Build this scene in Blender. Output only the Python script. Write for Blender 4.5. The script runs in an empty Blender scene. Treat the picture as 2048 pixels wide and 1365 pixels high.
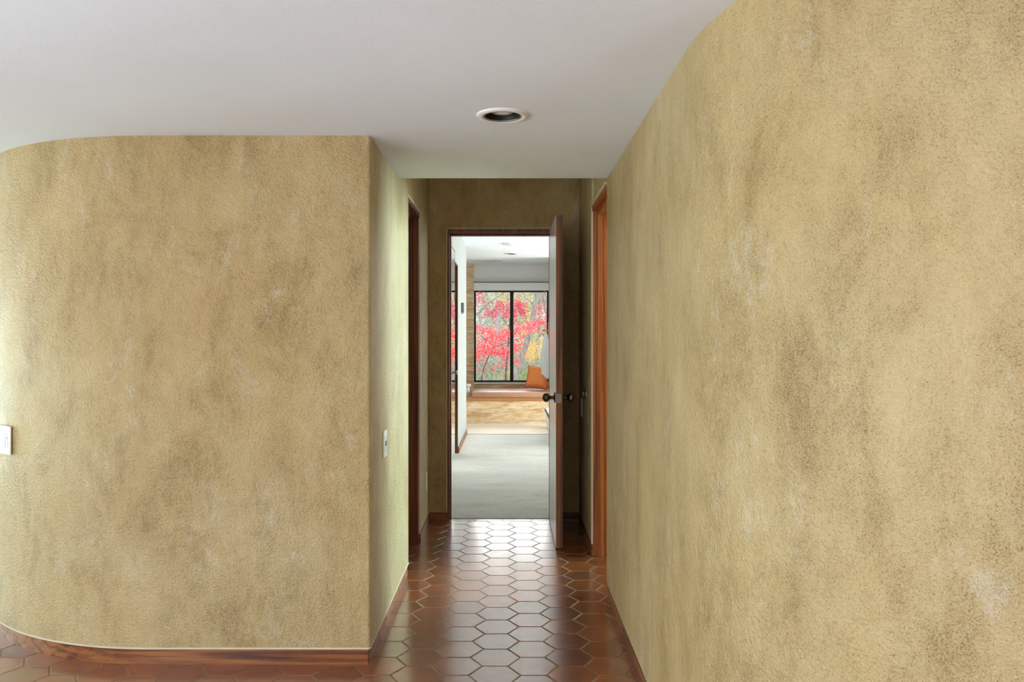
import bpy, bmesh, math, random
from mathutils import Vector, Matrix, noise as mnoise
random.seed(7)
SC = bpy.context.scene
COL = SC.collection
PI = math.pi
H = 1.30          # eye height
F = 1610.0        # focal length in pixels of a 2048 px wide frame
VX, VY = 1017.0, 678.0

def at(px, py, D):
    return Vector(((px - VX) * D / F, D, H + (VY - py) * D / F))

# ------------------------------------------------------------------ materials
def new_mat(name):
    m = bpy.data.materials.new(name); m.use_nodes = True
    nt = m.node_tree
    for n in list(nt.nodes): nt.nodes.remove(n)
    out = nt.nodes.new('ShaderNodeOutputMaterial')
    b = nt.nodes.new('ShaderNodeBsdfPrincipled')
    nt.links.new(b.outputs[0], out.inputs[0])
    return m, nt, b, out

def N(nt, t, **kw):
    n = nt.nodes.new(t)
    for k, v in kw.items():
        if k in n.inputs.keys(): n.inputs[k].default_value = v
        else: setattr(n, k, v)
    return n

def L(nt, a, b): nt.links.new(a, b)

def ramp(nt, fac, stops, interp='LINEAR'):
    r = nt.nodes.new('ShaderNodeValToRGB'); r.color_ramp.interpolation = interp
    el = r.color_ramp.elements
    while len(el) < len(stops): el.new(0.5)
    for e, (p, c) in zip(el, stops):
        e.position = p; e.color = (*c, 1) if len(c) == 3 else c
    L(nt, fac, r.inputs[0]); return r.outputs[0]

def mixc(nt, fac, a, b, mode='MIX'):
    m = nt.nodes.new('ShaderNodeMix'); m.data_type = 'RGBA'; m.blend_type = mode
    for s, v in ((m.inputs[0], fac), (m.inputs[6], a), (m.inputs[7], b)):
        if hasattr(v, 'node'): L(nt, v, s)
        elif isinstance(v, (int, float)): s.default_value = v
        else: s.default_value = (*v, 1)
    return m.outputs[2]

def coords(nt, scale=(1, 1, 1), rot=(0, 0, 0)):
    tc = nt.nodes.new('ShaderNodeTexCoord'); mp = nt.nodes.new('ShaderNodeMapping')
    mp.inputs['Scale'].default_value = scale; mp.inputs['Rotation'].default_value = rot
    L(nt, tc.outputs['Object'], mp.inputs[0]); return mp.outputs[0]

def noise(nt, vec, scale, detail=4, rough=.55, dist=0):
    n = N(nt, 'ShaderNodeTexNoise', Scale=scale, Detail=detail, Roughness=rough, Distortion=dist)
    L(nt, vec, n.inputs['Vector']); return n.outputs[0]

def bump(nt, b, height, strength, dist):
    n = N(nt, 'ShaderNodeBump', Strength=strength, Distance=dist)
    L(nt, height, n.inputs['Height']); L(nt, n.outputs[0], b.inputs['Normal']); return n

def plain(name, col, rough=.5, metal=0, spec=.5, var=0.06, vscale=9, bmp=None, coat=0):
    m, nt, b, out = new_mat(name)
    v = coords(nt)
    f = noise(nt, v, vscale, 5)
    lo = tuple(c * (1 - var) for c in col); hi = tuple(min(1, c * (1 + var)) for c in col)
    L(nt, ramp(nt, f, [(.3, lo), (.7, hi)]), b.inputs['Base Color'])
    b.inputs['Roughness'].default_value = rough; b.inputs['Metallic'].default_value = metal
    b.inputs['Specular IOR Level'].default_value = spec
    b.inputs['Coat Weight'].default_value = coat
    if bmp: bump(nt, b, noise(nt, v, bmp[0], 4, .6), bmp[1], bmp[2])
    return m

def mat_stucco():
    m, nt, b, out = new_mat('ochre_stucco')
    v = coords(nt); vv = coords(nt, (1, 1, .55))
    big = noise(nt, v, .9, 6, .6, .3)
    mid = noise(nt, vv, 4.4, 12, .78, .25)
    patch = noise(nt, vv, 5.0, 12, .82, .4)
    fine = noise(nt, v, 330, 3, .65); grain = noise(nt, v, 150, 3, .6)
    def math_(op, a, c, d=None):
        n = nt.nodes.new('ShaderNodeMath'); n.operation = op
        for k, x in enumerate((a, c, d)):
            if x is None: continue
            if hasattr(x, 'node'): L(nt, x, n.inputs[k])
            else: n.inputs[k].default_value = x
        return n.outputs[0]
    c = ramp(nt, big, [(.34, (.480, .340, .138)), (.5, (.497, .372, .168)), (.66, (.512, .402, .198))])
    c = mixc(nt, 1, c, ramp(nt, mid, [(.35, (.84, .81, .755)), (.49, (1.0, .995, .98)), (.64, (1.11, 1.125, 1.165))]), 'MULTIPLY')
    # worn patches show pale plaster, and dark pores crowd where the wash is thick
    c = mixc(nt, ramp(nt, patch, [(.545, (0, 0, 0)), (.70, (.8, .8, .8))]), c, (.64, .58, .43))
    pores = math_('MULTIPLY_ADD', math_('SUBTRACT', mid, .5), .52, fine)
    sp = ramp(nt, pores, [(.26, (.40, .34, .24)), (.38, (.78, .74, .66)), (.47, (1.0, 1.0, 1.0)), (.70, (1.08, 1.09, 1.11))])
    c = mixc(nt, 1.0, c, sp, 'MULTIPLY')
    L(nt, c, b.inputs['Base Color'])
    b.inputs['Roughness'].default_value = .36
    b.inputs['Specular IOR Level'].default_value = .4
    vo = N(nt, 'ShaderNodeTexVoronoi', Scale=112.0); vo.feature = 'SMOOTH_F1'
    nz = N(nt, 'ShaderNodeTexNoise', Scale=80.0, Detail=3.0)
    L(nt, v, nz.inputs['Vector'])
    sc = nt.nodes.new('ShaderNodeVectorMath'); sc.operation = 'SCALE'; sc.inputs['Scale'].default_value = .010
    vd = nt.nodes.new('ShaderNodeVectorMath'); vd.operation = 'ADD'
    L(nt, nz.outputs['Color'], sc.inputs[0])
    L(nt, v, vd.inputs[0]); L(nt, sc.outputs[0], vd.inputs[1]); L(nt, vd.outputs[0], vo.inputs['Vector'])
    hgt = math_('SUBTRACT', math_('MULTIPLY_ADD', fine, .35, grain), math_('MULTIPLY', vo.outputs['Distance'], .8))
    hgt = math_('MULTIPLY_ADD', noise(nt, v, 40, 4, .6), .9, hgt)
    bump(nt, b, hgt, 1.0, .0055)
    return m

def mat_wood(name, axis, dark, mid, light, rough=.35, scale=1.0, coat=.25):
    """oak grain running along the given axis (0 x, 1 y, 2 z)"""
    m, nt, b, out = new_mat(name)
    s = [14 * scale] * 3; s[axis] = .55
    v = coords(nt, tuple(s))
    warp = noise(nt, v, .7, 3, .5)
    w = N(nt, 'ShaderNodeTexNoise', Scale=2.2, Detail=6.0, Roughness=.65, Distortion=1.1); L(nt, v, w.inputs['Vector'])
    s2 = [120 * scale] * 3; s2[axis] = 3
    pores = noise(nt, coords(nt, tuple(s2)), 1.5, 3, .6)
    rings = N(nt, 'ShaderNodeMath', operation='SINE')
    mul = N(nt, 'ShaderNodeMath', operation='MULTIPLY'); mul.inputs[1].default_value = 30
    L(nt, warp, mul.inputs[0]); L(nt, mul.outputs[0], rings.inputs[0])
    half = N(nt, 'ShaderNodeMath', operation='MULTIPLY_ADD'); half.inputs[1].default_value = .22; half.inputs[2].default_value = 0
    L(nt, rings.outputs[0], half.inputs[0])
    add = N(nt, 'ShaderNodeMath', operation='ADD'); L(nt, half.outputs[0], add.inputs[0]); L(nt, w.outputs[0], add.inputs[1])
    c = ramp(nt, add.outputs[0], [(.22, dark), (.48, mid), (.78, light)])
    c = mixc(nt, 1, c, ramp(nt, pores, [(.32, (.45, .42, .40)), (.48, (1, 1, 1))]), 'MULTIPLY')
    L(nt, c, b.inputs['Base Color'])
    b.inputs['Roughness'].default_value = rough; b.inputs['Coat Weight'].default_value = coat
    b.inputs['Coat Roughness'].default_value = .2
    bump(nt, b, pores, .25, .001)
    return m

def mat_tile():
    m, nt, b, out = new_mat('terracotta_tile')
    at_ = nt.nodes.new('ShaderNodeAttribute'); at_.attribute_name = 'tile_shade'
    v = coords(nt)
    cloud = noise(nt, v, 9, 5, .6, .5)
    base = ramp(nt, at_.outputs['Fac'], [(0, (.170, .042, .010)), (.35, (.225, .058, .013)), (.7, (.285, .076, .016)), (1, (.210, .068, .025))])
    c = mixc(nt, 1, base, ramp(nt, cloud, [(.3, (.72, .70, .70)), (.7, (1.2, 1.2, 1.2))]), 'MULTIPLY')
    L(nt, c, b.inputs['Base Color'])
    r = N(nt, 'ShaderNodeMapRange'); r.inputs['To Min'].default_value = .26; r.inputs['To Max'].default_value = .36
    L(nt, noise(nt, v, 14, 4), r.inputs[0]); L(nt, r.outputs[0], b.inputs['Roughness'])
    b.inputs['IOR'].default_value = 1.6
    b.inputs['Coat Weight'].default_value = 1; b.inputs['Coat Roughness'].default_value = .185; b.inputs['Coat IOR'].default_value = 2.45
    bump(nt, b, noise(nt, v, 22, 2, .5), .10, .002)
    return m

def mat_travertine(name, pale=0.0):
    m, nt, b, out = new_mat(name)
    v = coords(nt, (1.5, 1.5, 11.0)) if not pale else coords(nt, (1.4, 9.0, 1.4))
    strata = noise(nt, v, 3.2, 8, .66, .25)
    vein = noise(nt, v, 1.1, 8, .72, .6)
    c = ramp(nt, strata, [(.30, (.48, .24, .08)), (.42, (.72, .48, .24)), (.54, (.82, .66, .45)), (.70, (.88, .79, .64))])
    c = mixc(nt, ramp(nt, vein, [(.54, (0, 0, 0)), (.60, (.75, .75, .75)), (.66, (0, 0, 0))]), c, (.50, .24, .07))
    if pale: c = mixc(nt, pale, c, (.86, .83, .78))
    tc = nt.nodes.new('ShaderNodeTexCoord')
    sx = nt.nodes.new('ShaderNodeSeparateXYZ'); L(nt, tc.outputs['Object'], sx.inputs[0])
    cx = nt.nodes.new('ShaderNodeCombineXYZ'); L(nt, sx.outputs[0], cx.inputs[0]); L(nt, sx.outputs[1 if pale else 2], cx.inputs[1])
    br = N(nt, 'ShaderNodeTexBrick', Scale=1.0); br.offset = .5
    br.inputs['Mortar Size'].default_value = .0014; br.inputs['Brick Width'].default_value = .31; br.inputs['Row Height'].default_value = .076
    br.inputs['Color1'].default_value = (1, 1, 1, 1); br.inputs['Color2'].default_value = (.90, .87, .83, 1); br.inputs['Mortar'].default_value = (.84, .77, .67, 1)
    L(nt, cx.outputs[0], br.inputs['Vector'])
    c = mixc(nt, 1, c, br.outputs['Color'], 'MULTIPLY')
    L(nt, c, b.inputs['Base Color'])
    b.inputs['Roughness'].default_value = .28 if pale else .4
    return m

def mat_carpet():
    m, nt, b, out = new_mat('pale_carpet')
    v = coords(nt, (1, 2.6, 1))
    big = noise(nt, v, 1.1, 6, .6, .8); ridge = noise(nt, v, 7, 7, .7, 1.6); pile = noise(nt, coords(nt), 240, 2)
    c = ramp(nt, big, [(.35, (.68, .67, .61)), (.65, (.80, .79, .75))])
    c = mixc(nt, 1, c, ramp(nt, ridge, [(.30, (.70, .70, .68)), (.46, (1, 1, 1))]), 'MULTIPLY')
    c = mixc(nt, 1, c, ramp(nt, pile, [(.3, (.9, .9, .9)), (.6, (1, 1, 1))]), 'MULTIPLY')
    L(nt, c, b.inputs['Base Color']); b.inputs['Roughness'].default_value = .95
    b.inputs['Specular IOR Level'].default_value = .1
    ad = N(nt, 'ShaderNodeMath', operation='ADD'); L(nt, ridge, ad.inputs[0]); L(nt, pile, ad.inputs[1])
    bump(nt, b, ad.outputs[0], .5, .012)
    return m

def mat_glass():
    m, nt, b, out = new_mat('window_glass'); nt.nodes.remove(b)
    t = nt.nodes.new('ShaderNodeBsdfTransparent'); t.inputs[0].default_value = (.97, .985, .975, 1)
    g = nt.nodes.new('ShaderNodeBsdfGlossy'); g.inputs['Roughness'].default_value = .02
    fr = N(nt, 'ShaderNodeFresnel', IOR=1.45); mx = nt.nodes.new('ShaderNodeMixShader')
    L(nt, fr.outputs[0], mx.inputs[0]); L(nt, t.outputs[0], mx.inputs[1]); L(nt, g.outputs[0], mx.inputs[2]); L(nt, mx.outputs[0], out.inputs[0])
    return m

def mat_leaf(name, cols, trans=.45):
    m, nt, b, out = new_mat(name)
    a = nt.nodes.new('ShaderNodeAttribute'); a.attribute_name = 'leaf_shade'
    n = len(cols)
    c = ramp(nt, a.outputs['Fac'], [(i / max(1, n - 1), k) for i, k in enumerate(cols)])
    L(nt, c, b.inputs['Base Color']); b.inputs['Roughness'].default_value = .6
    b.inputs['Specular IOR Level'].default_value = .2
    t = nt.nodes.new('ShaderNodeBsdfTranslucent'); L(nt, c, t.inputs[0])
    mx = nt.nodes.new('ShaderNodeMixShader'); mx.inputs[0].default_value = trans
    L(nt, b.outputs[0], mx.inputs[1]); L(nt, t.outputs[0], mx.inputs[2]); L(nt, mx.outputs[0], out.inputs[0])
    return m

def mat_bark(name, dark, light):
    m, nt, b, out = new_mat(name)
    f = noise(nt, coords(nt, (6, 6, 1.6)), 3, 7, .65, .6)
    L(nt, ramp(nt, f, [(.32, dark), (.62, light)]), b.inputs['Base Color']); b.inputs['Roughness'].default_value = .9
    bump(nt, b, f, .6, .02)
    return m

M = {}
M['stucco'] = mat_stucco()
M['ceil'] = plain('ceiling_paint', (.80, .86, .91), .8, var=.025, vscale=2.0, bmp=(160, .25, .002))
M['white'] = plain('white_wall_paint', (.86, .86, .855), .7, var=.02, vscale=2, bmp=(120, .1, .001))
M['plain_room'] = plain('main_room_plaster', (.72, .68, .60), .7, var=.03, vscale=2)
M['dark_back'] = plain('darkened_back_wall', (.20, .13, .08), .5)  # unseen back wall coloured dark to keep light off the hall end
M['bead'] = plain('plaster_bead', (.64, .56, .40), .6)  # bead's pale colour also stands for light caught on plaster corners
M['base_x'] = mat_wood('oak_baseboard', 0, (.085, .022, .005), (.235, .072, .013), (.33, .120, .026), .45, 1.3, .08)
M['base_y'] = mat_wood('oak_baseboard_along_hall', 1, (.085, .022, .005), (.235, .072, .013), (.33, .120, .026), .45, 1.3, .08)
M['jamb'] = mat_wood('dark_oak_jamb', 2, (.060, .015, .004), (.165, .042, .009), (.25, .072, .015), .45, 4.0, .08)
M['jamb_lit'] = mat_wood('oak_jamb_lit', 2, (.150, .036, .007), (.400, .110, .017), (.54, .175, .030), .45, 4.0, .08)  # same oak in brighter colours, carrying the daylight on the right jamb
M['edge'] = mat_wood('door_edge_wood', 2, (.10, .030, .010), (.215, .068, .018), (.29, .100, .028), .45, 2.0, .08)
M['door_white'] = plain('white_gloss_door_paint', (.84, .83, .81), .26, coat=.12, var=.015)
M['door_dark'] = plain('door_hall_face_shaded', (.06, .03, .015), .45)  # near-black colour stands in for the shade on this face
M['brass'] = plain('antique_brass', (.30, .22, .13), .34, metal=1, var=.25, vscale=40)
M['brass_dark'] = plain('dark_bronze_knob', (.13, .095, .065), .32, metal=1, var=.3, vscale=40)
M['steel'] = plain('brushed_latch_metal', (.30, .26, .22), .5, metal=1)
M['grout'] = plain('tan_grout', (.27, .20, .13), .9, var=.12, vscale=30, spec=.2)
M['tile'] = mat_tile()
M['border'] = plain('pale_threshold_tile', (.60, .55, .50), .2, coat=.3)
M['stone'] = mat_travertine('travertine_wall')
M['stone_floor'] = mat_travertine('travertine_floor', .8)  # stone mixed paler to carry the glossy light on the floor
M['stone_cap'] = plain('travertine_cap', (.46, .20, .055), .4, var=.2, vscale=5)
M['carpet'] = mat_carpet()
M['mint'] = plain('dimmed_bedroom_wall_paint', (.33, .352, .343), .7, var=.02, vscale=2)  # pale wall paint darkened to offset the strong side light
M['mirror'] = plain('mirror_silver', (.90, .92, .92), .015, metal=1, var=.0)
M['bronze'] = plain('dark_bronze_frame', (.018, .013, .011), .55, spec=.25)
M['sill'] = plain('white_sill', (.74, .72, .70), .4)
M['glass'] = mat_glass()
M['plate'] = plain('white_switch_plastic', (.80, .79, .72), .32, var=.02)
M['slot'] = plain('dark_slot', (.10, .095, .07), .6)
M['ringwhite'] = plain('white_enamel_ring', (.82, .82, .80), .25)
M['black'] = plain('black_baffle', (.006, .006, .006), .5)
M['bulb'] = plain('frosted_bulb_glass', (.48, .46, .47), .2, coat=.5)
M['cushion'] = plain('brown_cushion_fabric', (.47, .26, .175), .42, var=.06, vscale=20, bmp=(250, .15, .001))
M['orange'] = plain('orange_pillow_fabric', (.97, .30, .085), .85, var=.06, vscale=12, bmp=(160, .3, .002))
M['piping'] = plain('dark_rust_piping', (.20, .045, .012), .8)
M['towel'] = plain('white_terry', (.83, .84, .86), .95, var=.02, bmp=(300, .3, .002))
M['peg'] = mat_wood('honey_wood_peg', 0, (.42, .20, .06), (.60, .32, .11), (.70, .42, .18))
M['bedlinen'] = plain('white_bed_linen', (.84, .84, .84), .9, var=.02)
M['navy'] = plain('navy_piping', (.012, .016, .035), .8)
M['grey'] = plain('grey_plastic', (.22, .235, .23), .45)
M['vent'] = plain('vent_paint', (.58, .58, .58), .5)
M['ground'] = plain('dry_grass_ground', (.50, .50, .40), .95, var=.25, vscale=3)
M['bark_dark'] = mat_bark('maple_bark', (.035, .028, .026), (.11, .09, .085))
M['bark_grey'] = mat_bark('grey_bark', (.16, .155, .145), (.44, .43, .42))
M['bark_pale'] = mat_bark('pale_bark', (.34, .33, .33), (.56, .55, .56))
M['leaf_red'] = mat_leaf('red_maple_leaf', [(.58, .025, .04), (.82, .06, .085), (.90, .16, .17), (.66, .03, .10)])
M['leaf_pink'] = mat_leaf('pink_maple_leaf', [(.54, .03, .09), (.74, .09, .17), (.86, .24, .28)])
M['leaf_yellow'] = mat_leaf('yellow_leaf', [(.86, .52, .10), (.92, .70, .25), (.95, .80, .42), (.86, .42, .14)])
M['leaf_green'] = mat_leaf('pale_green_leaf', [(.36, .46, .20), (.55, .62, .36), (.66, .70, .50)])
M['leaf_hazy'] = mat_leaf('hazy_grey_green_leaf', [(.30, .37, .31), (.46, .51, .45), (.60, .64, .59), (.74, .72, .58)])  # haze over the woods is put into these pale leaf colours

# ------------------------------------------------------------------ builders
def link(name, verts, faces, mat, parent=None, smooth=None, recalc=True, mats=None, face_mats=None):
    me = bpy.data.meshes.new(name)
    off = Vector(parent.get('_o', (0, 0, 0))) if parent else Vector((0, 0, 0))
    me.from_pydata([Vector(v) - off for v in verts], [], faces)
    for mm in (mats or [mat]): me.materials.append(mm)
    if face_mats:
        for p, i in zip(me.polygons, face_mats): p.material_index = i
    if recalc:
        bm = bmesh.new(); bm.from_mesh(me)
        bmesh.ops.recalc_face_normals(bm, faces=bm.faces[:]); bm.to_mesh(me); bm.free()
    if smooth:
        for p in me.polygons: p.use_smooth = True
        me.set_sharp_from_angle(angle=math.radians(smooth))
    o = bpy.data.objects.new(name, me); COL.objects.link(o)
    if parent: o.parent = parent
    return o

ORIG = {}
def thing(name, loc, label=None, cat=None, group=None, kind=None, parent=None):
    o = bpy.data.objects.new(name, None); COL.objects.link(o)
    o.empty_display_size = .05
    o.location = loc; o['_o'] = tuple(loc)
    tag(o, label, cat, group, kind); return o

def tag(o, label=None, cat=None, group=None, kind=None):
    if label: o['label'] = label
    if cat: o['category'] = cat
    if group: o['group'] = group
    if kind: o['kind'] = kind
    return o

def rebase(o, loc):
    """give a top-level mesh an origin at its own base"""
    loc = Vector(loc); o.data.transform(Matrix.Translation(-loc)); o.location = loc; o['_o'] = tuple(loc); return o

class MB:
    def __init__(s): s.v = []; s.f = []; s.fm = []
    def add(s, v, f, m=0):
        n = len(s.v); s.v += [Vector(x) for x in v]; s.f += [tuple(i + n for i in q) for q in f]; s.fm += [m] * len(f); return s
    def box(s, a, b, bev=0, m=0):
        x0, y0, z0 = [min(p, q) for p, q in zip(a, b)]; x1, y1, z1 = [max(p, q) for p, q in zip(a, b)]
        if not bev:
            v = [(x, y, z) for z in (z0, z1) for y in (y0, y1) for x in (x0, x1)]
            return s.add(v, [(0, 2, 3, 1), (4, 5, 7, 6), (0, 1, 5, 4), (2, 6, 7, 3), (0, 4, 6, 2), (1, 3, 7, 5)], m)
        bm = bmesh.new(); bmesh.ops.create_cube(bm, size=1)
        for q in bm.verts: q.co = Vector(((x0 + x1) / 2 + q.co.x * (x1 - x0), (y0 + y1) / 2 + q.co.y * (y1 - y0), (z0 + z1) / 2 + q.co.z * (z1 - z0)))
        bmesh.ops.bevel(bm, geom=bm.edges[:], offset=bev, segments=2, affect='EDGES', profile=.6)
        bm.verts.index_update()
        s.add([q.co.copy() for q in bm.verts], [[q.index for q in f.verts] for f in bm.faces], m); bm.free(); return s
    def prism(s, pts, z0, z1, m=0):
        n = len(pts); v = [(x, y, z0) for x, y in pts] + [(x, y, z1) for x, y in pts]
        f = [tuple(range(n))[::-1], tuple(range(n, 2 * n))] + [(i, (i + 1) % n, n + (i + 1) % n, n + i) for i in range(n)]
        return s.add(v, f, m)
    def strip(s, path, d0, d1, z0, z1, m=0):
        """wall strip between two offsets of a plan path, quads only"""
        A = offset(path, d0); B = offset(path, d1); n = len(path); v = []
        for a, b in zip(A, B): v += [(*a, z0), (*b, z0), (*b, z1), (*a, z1)]
        f = []
        for i in range(n - 1):
            p, q = 4 * i, 4 * i + 4
            for k in range(4): f.append((p + k, q + k, q + (k + 1) % 4, p + (k + 1) % 4))
        f += [(0, 1, 2, 3), (4 * n - 4, 4 * n - 1, 4 * n - 2, 4 * n - 3)]
        return s.add(v, f, m)
    def lathe(s, prof, base, axis, seg=32, m=0, closed=True):
        """prof: (radius, height) along axis from base"""
        ax = Vector(axis).normalized(); u = ax.orthogonal().normalized(); w = ax.cross(u); base = Vector(base)
        v = []; f = []
        for r, h in prof:
            for k in range(seg):
                a = 2 * PI * k / seg; v.append(base + ax * h + (u * math.cos(a) + w * math.sin(a)) * r)
        for i in range(len(prof) - 1):
            for k in range(seg):
                k2 = (k + 1) % seg; f.append((i * seg + k, i * seg + k2, (i + 1) * seg + k2, (i + 1) * seg + k))
        if closed:
            f.append(tuple(range(seg))[::-1]); f.append(tuple(range((len(prof) - 1) * seg, len(prof) * seg)))
        return s.add(v, f, m)
    def tube(s, pts, rad, seg=8, m=0):
        pts = [Vector(p) for p in pts]; n = len(pts)
        if not isinstance(rad, (list, tuple)): rad = [rad] * n
        v = []; f = []; u = None
        for i, p in enumerate(pts):
            t = (pts[min(i + 1, n - 1)] - pts[max(i - 1, 0)]).normalized()
            if u is None: u = t.orthogonal().normalized()
            u = (u - t * u.dot(t)).normalized(); w = t.cross(u)
            for k in range(seg):
                a = 2 * PI * k / seg; v.append(p + (u * math.cos(a) + w * math.sin(a)) * rad[i])
        for i in range(n - 1):
            for k in range(seg):
                k2 = (k + 1) % seg; f.append((i * seg + k, i * seg + k2, (i + 1) * seg + k2, (i + 1) * seg + k))
        f.append(tuple(range(seg))[::-1]); f.append(tuple(range((n - 1) * seg, n * seg)))
        return s.add(v, f, m)
    def go(s, name, mat, parent=None, smooth=None, recalc=True, mats=None):
        return link(name, s.v, s.f, mat, parent, smooth, recalc, mats, s.fm if mats else None)

def offset(path, d):
    P = [Vector(p) for p in path]; out = []
    for i, p in enumerate(P):
        ns = []
        if i > 0: t = (P[i] - P[i - 1]).normalized(); ns.append(Vector((-t.y, t.x)))
        if i < len(P) - 1: t = (P[i + 1] - P[i]).normalized(); ns.append(Vector((-t.y, t.x)))
        n = sum(ns, Vector((0, 0))).normalized(); k = d / max(.35, n.dot(ns[0])); out.append((p.x + n.x * k, p.y + n.y * k))
    return out

def arc(cx, cy, r, a0, a1, n):
    return [(cx + r * math.cos(math.radians(a0 + (a1 - a0) * i / n)), cy + r * math.sin(math.radians(a0 + (a1 - a0) * i / n))) for i in range(n + 1)]

# ------------------------------------------------------------------ plan dimensions
BX = -.572                              # left bedroom wall face
CZ, HZ, BZ = 2.11, 2.50, 2.55           # ceiling heights: main room, hall end, bedroom
XL, XR = -.551, .498                    # hall wall faces
YF = 3.205                              # face of the front left wall
YE = 5.72                               # face of the end wall
BH = .066                               # baseboard height
DH = 2.065                              # door head height

cr = .012
path_left = [(XL, 4.43)] + arc(XL - cr, YF + cr, cr, 0, -90, 5) + arc(-1.43, YF + 1.17, 1.17, -90, -180, 56) + [(-2.60, 6.2), (-2.6, 7.0)]
path_right = arc(XR + .02, 4.10 - .02, .02, 90, 180, 5) + [(XR, 3.2)] + arc(XR + 1.10, 2.256, 1.10, 180, 270, 56) + [(3.0, 1.156), (5.0, 1.156)]

def struct(o, label, kind='structure'): return tag(o, label, kind=kind)

# --- left mass and its baseboard
w = MB(); w.strip(path_left, 0, -.12, BH, CZ)
# (the hall stretch past the ceiling edge rises to the taller hall ceiling)
w.box((XL - .12, 4.06, CZ), (XL, 4.43, HZ))
w.box((XL - .13, 4.43, DH + .02), (XL - .005, 5.10, HZ))            # over the doorway
w.box((-.68, 5.10, BH), (-.563, YE, HZ))
wl = struct(w.go('wall_left', M['stucco'], smooth=35), 'ochre stucco wall with a curved left corner beside the hall')
b = MB(); b.strip(path_left, -.006, -.05, 0, BH)
b.box((-.66, 5.10, 0), (-.558, YE, BH))
bl = struct(b.go('baseboard_left', M['base_x'], smooth=35), 'stained oak baseboard under the curved left wall')
b = MB(); b.strip(path_left, .0025, -.02, BH - .003, BH + .004); b.go('bead', M['bead'], bl, smooth=35)

# --- right wall
w = MB(); w.strip(path_right, 0, .12, BH, CZ)
w.box((XR + .015, 4.10, DH + .02), (XR + .13, 4.84, HZ)); w.box((XR, 4.06, CZ), (XR + .12, 4.10, HZ))
w.box((XR + .003, 4.84, BH), (XR + .12, YE, HZ))
wr = struct(w.go('wall_right', M['stucco'], smooth=35), 'ochre stucco wall curving away on the right')
b = MB(); b.strip(path_right, .007, .05, 0, BH); b.box((XR + .0, 4.84, 0), (XR + .10, YE, BH))
br = struct(b.go('baseboard_right', M['base_y'], smooth=35), 'stained oak baseboard under the curved right wall')
b = MB(); b.strip(path_right, -.0005, .02, BH - .001, BH + .0015); b.go('bead', M['bead'], br, smooth=35)

# --- end wall with the doorway
OX0, OX1 = -.434, .315
w = MB(); w.box((-.70, YE, 0), (OX0, YE + .12, BZ)).box((OX1, YE, 0), (4.3, YE + .12, BZ)).box((OX0, YE, DH + .015), (OX1, YE + .12, BZ))
w.box((-2.6, 6.2, 0), (-.70, 6.32, BZ))
struct(w.go('wall_end', M['stucco']), 'shaded brown stucco wall around the end doorway')
b = MB(); b.box((-.565, YE - .012, 0), (OX0 - .002, YE + .01, BH)).box((OX1 + .01, YE - .012, 0), (.50, YE + .01, BH))
struct(b.go('baseboard_end', M['base_x']), 'dark baseboard at the foot of the end wall')

# --- ceilings
def holed(m, rects, cx, cy, r, z0, z1):
    """slab pieces around a square, and the square itself with a round hole for a downlight can"""
    for q in rects: m.box((q[0], q[1], z0), (q[2], q[3], z1))
    h = .15; n = 64; v = []; f = []
    for k in range(n):
        a = 2 * PI * k / n; c, s_ = math.cos(a), math.sin(a); e = h / max(abs(c), abs(s_))
        v += [(cx + c * r, cy + s_ * r, z0), (cx + c * e, cy + s_ * e, z0), (cx + c * r, cy + s_ * r, z1), (cx + c * e, cy + s_ * e, z1)]
    for k in range(n):
        p, q = 4 * k, 4 * ((k + 1) % n); f += [(p, p + 1, q + 1, q), (p + 2, q + 2, q + 3, p + 3), (p, q, q + 2, p + 2)]
    m.add(v, f); return m
dx_, dy_ = -.022, 2.915
mc = holed(MB(), [(-5.2, -4.2, 5.2, dy_ - .15), (-5.2, dy_ - .15, dx_ - .15, dy_ + .15), (dx_ + .15, dy_ - .15, 5.2, dy_ + .15), (-5.2, dy_ + .15, 5.2, 4.06), (-5.2, 4.06, -2.66, 7.1)], dx_, dy_, .0665, CZ, CZ + .16)
struct(mc.go('ceiling', M['ceil']), 'smooth grey white ceiling ending in a straight edge over the hall')
struct(MB().box((-2.7, 4.06, HZ), (5.2, 5.84, HZ + .12)).box((-2.7, 5.84, HZ), (-.72, 6.32, HZ + .12)).go('ceiling_hall', M['ceil']), 'higher ceiling over the end of the hall')
struct(holed(MB(), [(-2.4, 5.84, 4.3, 11.65), (-2.4, 11.65, -.115, 11.95), (.185, 11.65, 4.3, 11.95), (-2.4, 11.95, 4.3, 13.7)], .035, 11.8, .073, BZ, BZ + .1).go('ceiling_bedroom', M['ceil']), 'white bedroom ceiling')

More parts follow.
